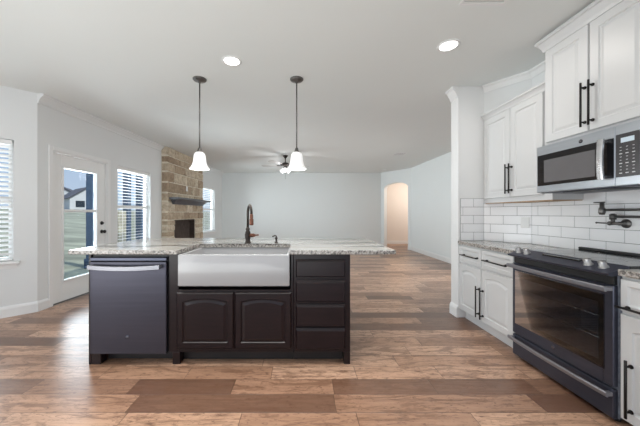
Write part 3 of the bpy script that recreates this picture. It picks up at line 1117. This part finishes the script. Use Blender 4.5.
def tile_panel(p0, p1, n, z1, phase=0.0, zt0=TZ0):
    p0, p1 = Vector((*p0, 0)), Vector((*p1, 0))
    f = Fr(p0, n)
    L = (p1 - p0).length
    gm.box(f, 0, L, zt0, z1 + 0.002, 0.0005, 0.006)
    z = zt0
    r = 0
    while z < z1 - 0.01:
        u = -((r % 2) * TW / 2 + phase) % TW - TW
        while u < L:
            a, b = max(u, 0) + 0.0018, min(u + TW, L) - 0.0018
            if b - a > 0.008:
                m.box(f, a, b, z + 0.002, min(z + TH, z1) - 0.002, 0.004, 0.0085, 0.0015)
            u += TW
        z += TH
        r += 1


dn = Vector((-(E1[1] - E2[1]), -(E2[0] - E1[0]), 0))
tile_panel((STUBX + 0.012, 3.27), (E1[0] - 0.006, 3.27), (0, -1, 0), TZ0 + 5 * TH, 0.1)
tile_panel(E1, E2, dn, TZ0 + 4.45 * TH, 0.06)
tile_panel((XW, E2[1] - 0.004), (XW, 0.6), (-1, 0, 0), TZ0 + 5 * TH, 0.05)
bs = thing('tile_backsplash', 'white subway tile backsplash with gray grout behind the range and worktops', 'backsplash', (XW, 2.4, TZ0))
gm.build('grout', M['grout'], bs)
m.build('tiles', M['tile'], bs)

ft = Fr((*E1, 0), dn)
dl = (Vector(E2) - Vector(E1)).length
t = thing('wall_outlet', 'white outlet plate on the tiles above the left worktop', 'outlet', ft.p(0.885 * dl, 1.08, 0.009))
u_ = 0.875 * dl
MB().box(ft, u_ - 0.037, u_ + 0.037, 1.08, 1.195, 0.009, 0.019, 0.004).build('plate', M['plastic_white'], t)
for v in (1.115, 1.16):
    MB().box(ft, u_ - 0.017, u_ + 0.017, v - 0.014, v + 0.014, 0.0192, 0.0208, 0.003).build('socket', M['trim'], t)

# ------------------------------------------------------------------ right base run
XF = 1.872
fr_ = Fr((XF, 0, 0), (-1, 0, 0))             # u = -Y
RY0, RY1 = 2.392, 1.610
UY0, UY1 = 2.366, 1.600                       # wall cabinets and microwave                       # range left / right (depth)


def U(y):
    return -y


# left base cabinet
by0, by1 = 3.262, RY0 + 0.006
t = thing('base_cabinet', 'white base cabinet left of the range with two drawers over two arched doors', 'cabinet', (2.1, (by0 + by1) / 2, 0))
MB().prism([(XF, by1), (XW - 0.01, by1), (XW - 0.012, 2.905), (E1[0] - 0.012, by0 - 0.006), (XF, by0 - 0.006)], 0.105, 0.874).build('body', M['cab_white'], t)
MB().box(None, XF + 0.06, XF + 0.075, by1, by0 - 0.006, 0.001, 0.104).build('toe_kick', M['cab_white'], t)
ym = 2.845
for a, b, hy in ((by0 - 0.018, ym + 0.006, 2.880), (ym - 0.006, by1 + 0.012, 2.812)):
    d = MB().door(fr_, U(a), U(b), 0.125, 0.655, t=0.02, fw=0.058, rise=0.030, w0=0.001).build('door', M['cab_white'], t)
    pull(fr_, U(hy), 0.15, 0.475, 0.021, d)
for a, b, p0, p1 in ((by0 - 0.018, ym + 0.006, 3.17, 2.865), (ym - 0.006, by1 + 0.012, 2.782, 2.458)):
    d = MB().door(fr_, U(a), U(b), 0.675, 0.858, t=0.02, fw=0.035, raised=False, w0=0.001).build('drawer', M['cab_white'], t)
    pull(fr_, 0.762, U(p0), U(p1), 0.021, d, vertical=False)
m = MB().prism([(XF - 0.027, RY0 + 0.004), (XW - 0.009, RY0 + 0.004), (XW - 0.009, 2.910), (E1[0] - 0.004, 3.258), (XF - 0.027, 3.258)], 0.8745, 0.9125, 0.003)
tag(m.build('granite_countertop', M['granite_side']), 'speckled gray granite worktop left of the range', 'countertop')

# right base cabinet
cy0, cy1 = RY1 - 0.003, 0.75
t = thing('base_cabinet', 'white base cabinet right of the range, cut by the picture edge', 'cabinet', (2.15, (cy0 + cy1) / 2, 0))
MB().box(None, XF, XW - 0.01, cy1, cy0, 0.105, 0.874).build('body', M['cab_white'], t)
MB().box(None, XF + 0.06, XF + 0.075, cy1, cy0, 0.001, 0.104).build('toe_kick', M['cab_white'], t)
d = MB().door(fr_, U(cy0 - 0.006), U(1.19), 0.05, 0.655, t=0.02, fw=0.058, rise=0.03, w0=0.001).build('door', M['cab_white'], t)
pull(fr_, U(cy0 - 0.062), 0.085, 0.41, 0.021, d)
d = MB().door(fr_, U(1.18), U(cy1 + 0.01), 0.05, 0.655, t=0.02, fw=0.058, rise=0.03, w0=0.001).build('door', M['cab_white'], t)
pull(fr_, U(0.80), 0.085, 0.41, 0.021, d)
d = MB().door(fr_, U(cy0 - 0.006), U(cy1 + 0.01), 0.675, 0.858, t=0.02, fw=0.035, raised=False, w0=0.001).build('drawer', M['cab_white'], t)
pull(fr_, 0.70, U(cy0 - 0.012), U(1.25), 0.021, d, vertical=False)
m = MB().prism([(XF - 0.027, cy1 - 0.02), (XW - 0.009, cy1 - 0.02), (XW - 0.009, RY1 - 0.004), (XF - 0.027, RY1 - 0.004)], 0.8745, 0.9125, 0.003)
tag(m.build('granite_countertop', M['granite_side']), 'speckled gray granite worktop right of the range', 'countertop')

# ------------------------------------------------------------------ range
XR = 1.828
RW = RY0 - RY1
fg = Fr((XR, RY0, 0), (-1, 0, 0))             # u 0..RW from far to near
rg = thing('kitchen_range', 'dark slate slide in electric range with glass oven door', 'range', (2.1, (RY0 + RY1) / 2, 0))
m = MB()
bw = -0.605
m.box(fg, 0.002, 0.055, 0.03, 0.90, bw, -0.032)
m.box(fg, RW - 0.055, RW - 0.002, 0.03, 0.90, bw, -0.032)
m.box(fg, 0.055, RW - 0.055, 0.03, 0.27, bw, -0.032)
m.box(fg, 0.055, RW - 0.055, 0.79, 0.90, bw, -0.032)
m.box(fg, 0.055, RW - 0.055, 0.27, 0.79, bw, bw + 0.06)
m.build('body', M['enamel'], rg)
rk = MB()
for z in (0.44, 0.58):
    rk.cyl(fg.p(0.057, z, -0.08), fg.p(RW - 0.057, z, -0.08), 0.004, 8)
    rk.cyl(fg.p(0.057, z, -0.50), fg.p(RW - 0.057, z, -0.50), 0.004, 8)
    for i in range(22):
        u = 0.07 + (RW - 0.14) * i / 21
        rk.cyl(fg.p(u, z, -0.08), fg.p(u, z, -0.50), 0.0022, 6)
rk.build('oven_rack', M['bright_steel'], rg)
dr = MB().box(fg, 0.004, RW - 0.004, 0.028, 0.200, -0.030, 0.0, 0.006, 2).build('drawer', M['slate_dark'], rg)


def bar_handle(v, w, parent, sag, hh=0.015):
    m = MB()
    rr = []
    for i in range(17):
        q = i / 16
        p = fg.p(0.004 + (RW - 0.008) * q, v, w + sag * (1 - (2 * q - 1) ** 2))
        rr.append([p + fg.v * a + fg.w * b for a, b in ((-hh, -0.006), (-hh, 0.003), (-hh + 0.005, 0.008), (hh - 0.005, 0.008), (hh, 0.003), (hh, -0.006))])
    m.rings(rr, smooth=False)
    for u in (0.006, RW - 0.03):
        m.box(fg, u, u + 0.024, v - hh * 0.8, v + hh * 0.8, 0.0, w - 0.004, 0.002)
    return m.build('handle', M['slate_handle'], parent)


bar_handle(0.172, 0.036, dr, 0.014, 0.014)
# oven door: frame with a window and a glass face
m = MB()
v0, v1 = 0.214, 0.812
gu0, gu1, gv0, gv1 = 0.046, RW - 0.062, 0.305, 0.742
m.box(fg, 0.004, gu0, v0, v1, -0.030, 0.0, 0.004)
m.box(fg, gu1, RW - 0.004, v0, v1, -0.030, 0.0, 0.004)
m.box(fg, gu0, gu1, v0, gv0, -0.030, 0.0)
m.box(fg, gu0, gu1, gv1, v1, -0.030, 0.0)
od = m.build('oven_door', M['slate_dark'], rg)
MB().box(fg, gu0 - 0.012, gu1 + 0.012, gv0 - 0.008, gv1 + 0.008, 0.0004, 0.003, 0.001).build('oven_window', M['oven_glass'], od)
m = MB()
for a, b, c, d in ((gu0, gu0 + 0.03, gv0, gv1), (gu1 - 0.03, gu1, gv0, gv1), (gu0 + 0.03, gu1 - 0.03, gv0, gv0 + 0.03), (gu0 + 0.03, gu1 - 0.03, gv1 - 0.05, gv1)):
    m.box(fg, a, b, c, d, -0.012, -0.006)
m.build('window_border', M['black_glass'], od)
bar_handle(0.792, 0.046, od, 0.010, 0.015)
bd = MB().lathe(fg.p(RW / 2, 0.262, 0.0), fg.w, [(0.015, 0), (0.015, 0.002), (0.0, 0.0022)], 24).build('badge', M['slate'], od)
text_mesh('badge_lettering', 'GE', fg, RW / 2, 0.262, 0.003, 0.016, M['bright_steel'], bd)
MB().box(fg, 0.01, RW - 0.01, 0.815, 0.872, -0.030, -0.012).build('vent_gap', M['black'], rg)
# sloped control panel
prof = [(-0.030, 0.874), (0.020, 0.868), (0.036, 0.874), (0.038, 0.886), (-0.085, 0.929), (-0.085, 0.90)]
cp = MB().rings([[fg.p(-0.003, v, w) for w, v in prof], [fg.p(RW + 0.003, v, w) for w, v in prof]], smooth=False).build('control_panel', M['slate_dark'], rg)
nrm = (fg.v * 0.123 + fg.w * 0.043).normalized()
for u in (0.055, 0.135, RW - 0.165, RW - 0.075):
    c = fg.p(u, 0.9085, -0.020)
    kb = MB().lathe(c, nrm, [(0.025, -0.004), (0.025, 0.004), (0.019, 0.006), (0.0195, 0.036), (0.017, 0.040), (0.0, 0.0405)], 22).build('knob', M['knob_steel'], cp)
MB().box(fg, 0.26, RW - 0.24, 0.905, 0.9235, -0.078, -0.035).build('touch_display', M['black_glass'], cp)
bk = MB().box(fg, 0.0, RW, 0.9005, 0.9285, -0.585, -0.0855, 0.002).build('cooktop', M['cooktop'], rg)
for u, w, r in ((0.19, -0.21, 0.105), (0.56, -0.21, 0.085), (0.19, -0.44, 0.080), (0.56, -0.44, 0.105)):
    MB().lathe(fg.p(u, 0.9286, w), (0, 0, 1), [(r, 0), (r, 0.0003), (r - 0.004, 0.0003), (r - 0.004, 0)], 40, False, False).build('burner_ring', M['burner'], bk)
MB().box(fg, 0.0, RW, 0.929, 0.948, -0.598, -0.572, 0.004).build('rear_trim', M['black'], rg)
for u in (0.04, RW - 0.04):
    for w in (-0.06, -0.55):
        MB().cyl(fg.p(u, 0.0, w), fg.p(u, 0.031, w), 0.018).build('leveling_foot', M['black'], rg)

# ------------------------------------------------------------------ upper cabinets
# left, lower and shallower
XU = 2.160
fu = Fr((XU, 0, 0), (-1, 0, 0))
uy0, uy1 = 3.262, UY0 + 0.006
t = thing('wall_cabinet', 'white two door wall cabinet in the corner, left of the microwave', 'cabinet', (2.3, 2.8, 1.356))
MB().prism([(XU, uy1), (XW - 0.012, uy1), (XW - 0.012, 2.90), (XU, 3.255)], 1.356, 2.335).build('body', M['cab_white'], t)
MB().prism([(XU + 0.004, uy1 + 0.004), (XW - 0.016, uy1 + 0.004), (XW - 0.016, 2.895), (XU + 0.004, 3.245)], 1.349, 1.3558).build('underside', M['maple'], t)
for a, b, hy in ((3.236, 2.836, 2.853), (2.828, 2.448, 2.803)):
    d = MB().door(fu, U(a), U(b), 1.405, 2.318, t=0.02, fw=0.062, w0=0.001, slope=0.018).build('door', M['cab_white'], t)
    pull(fu, U(hy), 1.440, 1.745, 0.021, d)
CC = [(0, 2.325), (0.010, 2.325), (0.016, 2.345), (0.034, 2.370), (0.044, 2.375), (0.046, 2.392), (0, 2.392)]
MB().sweep([(XU, 3.258), (XU, uy1)], CC, 1).build('crown', M['cab_white'], t)
# over the microwave: taller, deeper, up to the ceiling
XT = 2.092
fu2 = Fr((XT, 0, 0), (-1, 0, 0))
ty0, ty1 = UY0, UY1
t = thing('wall_cabinet', 'tall deeper white wall cabinet above the microwave with crown to the ceiling', 'cabinet', (2.27, 2.0, 1.805))
MB().box(None, XT, XW - 0.001, ty1, ty0, 1.803, 2.655).build('body', M['cab_white'], t)
for a, b, hy in ((ty0 - 0.024, 1.994, 2.012), (1.984, ty1 + 0.02, 1.957)):
    d = MB().door(fu2, U(a), U(b), 1.835, 2.612, t=0.02, fw=0.062, w0=0.001, slope=0.018).build('door', M['cab_white'], t)
    pull(fu2, U(hy), 1.868, 2.19, 0.021, d)
CC2 = [(0, 2.62), (0.010, 2.62), (0.016, 2.645), (0.038, 2.69), (0.048, 2.695), (0.050, 2.72), (0, 2.72)]
MB().sweep([(XW - 0.06, ty0), (XT, ty0), (XT, ty1), (XW - 0.06, ty1)], CC2, 1).build('crown', M['cab_white'], t)

# ------------------------------------------------------------------ microwave
XM = 2.022
MZ = 1.408
fm = Fr((XM, UY0 + 0.004, MZ), (-1, 0, 0))
MW_, MH = 0.758, 0.394
mw = thing('microwave_oven', 'slate steel over the range microwave under the tall wall cabinet', 'microwave', (2.2, 2.0, MZ))
MB().box(fm, 0, MW_, 0, MH, -0.404, -0.03, 0.002).build('body', M['slate_dark'], mw)
sp = 0.594
md = MB().box(fm, 0, sp - 0.001, 0.004, MH, -0.029, 0.0, 0.004).build('door', M['steel'], mw)
pn = MB().box(fm, sp + 0.001, MW_, 0.004, MH, -0.029, 0.0, 0.004).build('control_panel', M['steel'], mw)
MB().box(fm, 0.012, sp - 0.006, 0.060, 0.318, 0.0003, 0.003, 0.001).build('door_glass', M['black_glass'], md)
MB().box(fm, 0.075, 0.475, 0.085, 0.270, 0.0032, 0.0042, 0.0004).build('window', M['mw_glass'], md)
# curved vertical handle
h = MB()
rr = []
for i in range(15):
    q = i / 14
    p = fm.p(0.540, 0.052 + 0.27 * q, 0.036 + 0.008 * (1 - (2 * q - 1) ** 2))
    rr.append([p + fm.u * a + fm.w * b for a, b in ((-0.021, -0.005), (-0.019, 0.003), (-0.010, 0.008), (0.010, 0.008), (0.019, 0.003), (0.021, -0.005))])
h.rings(rr, smooth=False)
for v in (0.056, 0.292):
    h.box(fm, 0.525, 0.555, v, v + 0.026, 0.003, 0.033, 0.003)
h.build('handle', M['bright_steel'], md)
bd = MB().lathe(fm.p(0.375, 0.352, 0.0), fm.w, [(0.014, 0), (0.014, 0.002), (0.0, 0.0022)], 24).build('badge', M['slate'], md)
text_mesh('badge_lettering', 'GE', fm, 0.375, 0.352, 0.003, 0.015, M['bright_steel'], bd)
kp = MB().box(fm, sp + 0.006, 0.727, 0.060, 0.332, 0.0003, 0.003, 0.001).build('keypad', M['keypad'], pn)
MB().box(fm, sp + 0.035, 0.700, 0.276, 0.306, 0.0032, 0.004).build('display', M['screen'], kp)
mk = MB()
for r in range(9):
    for c in range(3):
        u = sp + 0.034 + 0.034 * c
        v = 0.248 - 0.0205 * r
        if r % 3 == 2:
            mk.box(fm, u - 0.008, u + 0.008, v - 0.0028, v + 0.0028, 0.0032, 0.0037)
        else:
            mk.box(fm, u - 0.005, u + 0.005, v - 0.0014, v + 0.0018, 0.0032, 0.0037)
mk.build('key_marks', M['mark'], kp)
MB().box(fm, 0.20, 0.56, -0.006, -0.0005, -0.20, -0.035).build('vent_grille', M['black'], mw)

# ------------------------------------------------------------------ pot filler
fk = Fr((XW - 0.009, 2.06, 1.160), (-1, 0, 0))
pf = thing('pot_filler', 'dark bronze wall mounted folding pot filler above the range', 'faucet', fk.p(0, 0, 0))
m = MB()
m.lathe(fk.p(0, 0, 0), fk.w, [(0.034, 0), (0.034, 0.006), (0.026, 0.011), (0.014, 0.014), (0.014, 0.055)], 20)
m.build('wall_flange', M['pewter'], pf)
m = MB()
m.cyl(fk.p(0.03, 0, 0.052), fk.p(-0.062, 0, 0.052), 0.0115)
m.sphere(fk.p(-0.066, 0, 0.052), 0.017)
m.cyl(fk.p(-0.045, -0.012, 0.052), fk.p(-0.045, 0.075, 0.052), 0.0125)
m.cyl(fk.p(-0.045, 0.030, 0.052), fk.p(-0.045, 0.070, 0.052), 0.020)
m.build('valve_body', M['pewter'], pf)
m = MB()
m.cyl(fk.p(-0.08, 0, 0.052), fk.p(-0.155, 0.002, 0.058), 0.0055)
m.sphere(fk.p(-0.155, 0.002, 0.058), 0.008)
m.build('lever_handle', M['pewter'], pf)
MB().cyl(fk.p(-0.045, 0.052, 0.052), fk.p(0.42, 0.052, 0.060), 0.0095).build('arm', M['pewter'], pf)
m = MB()
m.cyl(fk.p(0.42, 0.030, 0.060), fk.p(0.42, 0.125, 0.060), 0.018)
m.build('elbow_joint', M['pewter'], pf)
MB().cyl(fk.p(0.42, 0.103, 0.060), fk.p(-0.085, 0.103, 0.085), 0.0095).build('arm', M['pewter'], pf)
m = MB()
m.lathe(fk.p(-0.09, 0.155, 0.086), (0, 0, -1), [(0.006, -0.012), (0.010, -0.006), (0.014, 0), (0.014, 0.03), (0.019, 0.04), (0.021, 0.07), (0.016, 0.088), (0.0, 0.089)], 18)
m.cyl(fk.p(-0.15, 0.163, 0.086), fk.p(-0.07, 0.163, 0.086), 0.005)
m.build('spout_valve', M['pewter'], pf)

# ------------------------------------------------------------------ pendants
def pendant(x, y, label):
    t = thing('pendant_light', label, 'pendant light', (x, y, H), 'pendants over the island')
    MB().lathe((x, y, H - 0.001), (0, 0, -1), [(0.075, 0), (0.074, 0.010), (0.062, 0.020), (0.030, 0.028), (0.016, 0.034), (0.011, 0.045)], 28).build('canopy', M['pewter'], t)
    MB().cyl((x, y, H - 0.04), (x, y, 1.96), 0.0075).build('rod', M['pewter'], t)
    MB().lathe((x, y, 1.975), (0, 0, -1), [(0.010, 0), (0.018, 0.012), (0.022, 0.03), (0.030, 0.05), (0.030, 0.065)], 20).build('socket', M['pewter'], t)
    prof = [(0.034, 0.0), (0.052, 0.012), (0.062, 0.035), (0.067, 0.07), (0.071, 0.105), (0.080, 0.140), (0.094, 0.166), (0.106, 0.182), (0.110, 0.190)]
    inner = [(r - 0.006, d - 0.001) for r, d in prof[::-1]]
    MB().lathe((x, y, 1.922), (0, 0, -1), prof + inner, 32).build('lamp_shade', M['shade'], t)
    light('pendant_bulb', 'POINT', (x, y, 1.70), 5, (1.0, 0.95, 0.88), shadow_soft_size=0.06)


pendant(-1.150, 3.09, 'left pendant lamp with a white bell glass shade above the island')
pendant(-0.060, 3.09, 'right pendant lamp with a white bell glass shade, in front of the ceiling fan')


# ------------------------------------------------------------------ recessed lights, vents, detector
def can(x, y, label, p=7):
    t = thing('recessed_light', label, 'ceiling light', (x, y, H), 'recessed ceiling lights')
    MB().lathe((x, y, H - 0.0005), (0, 0, -1), [(0.095, 0), (0.094, 0.006), (0.078, 0.008), (0.074, 0.004)], 32, False, False).build('trim_ring', M['trim'], t)
    MB().lathe((x, y, H - 0.002), (0, 0, -1), [(0.075, 0), (0.073, 0.003), (0.0, 0.0035)], 32).build('lens', M['lens'], t)
    light('recessed_lamp', 'AREA', (x, y, H - 0.012), p, (1.0, 0.96, 0.91), target=(x, y, 0), shape='DISK', size=0.14)


can(-0.695, 2.72, 'round recessed ceiling light above the island, left of the pair')
can(1.315, 2.47, 'round recessed ceiling light nearer the white wall cabinets')


def vent(x, y, w, d, label, n=7):
    t = thing('ceiling_vent', label, 'vent', (x, y, H))
    m = MB()
    for a, b, c, e in ((-w, w, -d, -d + 0.02), (-w, w, d - 0.02, d), (-w, -w + 0.02, -d + 0.02, d - 0.02), (w - 0.02, w, -d + 0.02, d - 0.02)):
        m.box(None, x + a, x + b, y + c, y + e, H - 0.008, H - 0.0005, 0.002)
    m.build('frame', M['trim'], t)
    MB().box(None, x - w + 0.02, x + w - 0.02, y - d + 0.02, y + d - 0.02, H - 0.003, H - 0.001).build('backing', M['grout'], t)
    m = MB()
    for i in range(n):
        yy = y - d + 0.03 + (2 * d - 0.06) * i / (n - 1)
        m.box(None, x - w + 0.02, x + w - 0.02, yy - 0.004, yy + 0.004, H - 0.008, H - 0.003)
    m.build('louvers', M['trim'], t)


vent(1.29, 1.90, 0.16, 0.085, 'white ceiling vent at the top edge above the kitchen')
vent(2.49, 7.0, 0.15, 0.15, 'square ceiling vent above the living room near the archway')
t = MB().lathe((2.83, 9.45, H - 0.0005), (0, 0, -1), [(0.07, 0), (0.07, 0.012), (0.058, 0.03), (0.02, 0.036), (0.0, 0.0365)], 24).build('smoke_detector', M['plastic_white'])
tag(t, 'small round white smoke detector on the ceiling before the archway', 'smoke detector')

# ------------------------------------------------------------------ ceiling fan
cx, cy = -0.435, 7.2
fan = thing('ceiling_fan', 'ceiling fan with pale blades and white glass light kit in the living room', 'ceiling fan', (cx, cy, H))
MB().lathe((cx, cy, H - 0.001), (0, 0, -1), [(0.07, 0), (0.068, 0.015), (0.04, 0.055), (0.02, 0.075)], 24).build('canopy', M['bronze'], fan)
MB().cyl((cx, cy, H - 0.07), (cx, cy, H - 0.19), 0.013).build('downrod', M['bronze'], fan)
MB().lathe((cx, cy, H - 0.18), (0, 0, -1), [(0.02, 0), (0.075, 0.015), (0.115, 0.035), (0.12, 0.065), (0.10, 0.085), (0.05, 0.10), (0.045, 0.13), (0.06, 0.14), (0.05, 0.165), (0.0, 0.17)], 28).build('motor_housing', M['bronze'], fan)
for i in range(5):
    th = 2 * PI * i / 5 + 0.36
    d = Vector((math.cos(th), math.sin(th), 0))
    s_ = Vector((-d.y, d.x, 0))
    zc = H - 0.245
    m = MB()
    o0 = Vector((cx, cy, zc))
    out = []
    for r, hw in ((0.17, 0.045), (0.22, 0.055), (0.45, 0.065), (0.60, 0.066), (0.655, 0.045), (0.665, 0.0)):
        out.append((r, hw))
    ptsu = [o0 + d * r + s_ * hw + Vector((0, 0, hw * 0.2)) for r, hw in out]
    ptsl = [o0 + d * r - s_ * hw - Vector((0, 0, hw * 0.2)) for r, hw in out[:-1]][::-1]
    m.poly(ptsu + ptsl, (0, 0, 0.007))
    b = m.build('blade', M['fan_blade'], fan)
    q = MB()
    q.tube([o0 + d * 0.10 + Vector((0, 0, -0.012)), o0 + d * 0.15 + Vector((0, 0, -0.014)), o0 + d * 0.235 + Vector((0, 0, -0.008))], [0.014, 0.010, 0.012], 8)
    q.build('blade_bracket', M['bronze'], b)
for i in range(3):
    th = 2 * PI * i / 3 + 0.5
    d = Vector((math.cos(th), math.sin(th), 0))
    c = Vector((cx, cy, H - 0.33)) + d * 0.06
    ax = (d * 0.75 + Vector((0, 0, -0.8))).normalized()
    pr = [(0.022, 0), (0.034, 0.012), (0.040, 0.04), (0.050, 0.075), (0.066, 0.10), (0.068, 0.104)]
    MB().lathe(c, ax, pr + [(r - 0.005, q - 0.001) for r, q in pr[::-1]], 20).build('glass_shade', M['shade'], fan)
MB().cyl((cx, cy, H - 0.35), (cx, cy, H - 0.62), 0.0025, 6).build('pull_chain', M['bronze'], fan)
light('fan_bulbs', 'POINT', (cx, cy, H - 0.50), 14, (0.97, 0.98, 1.0), shadow_soft_size=0.12)
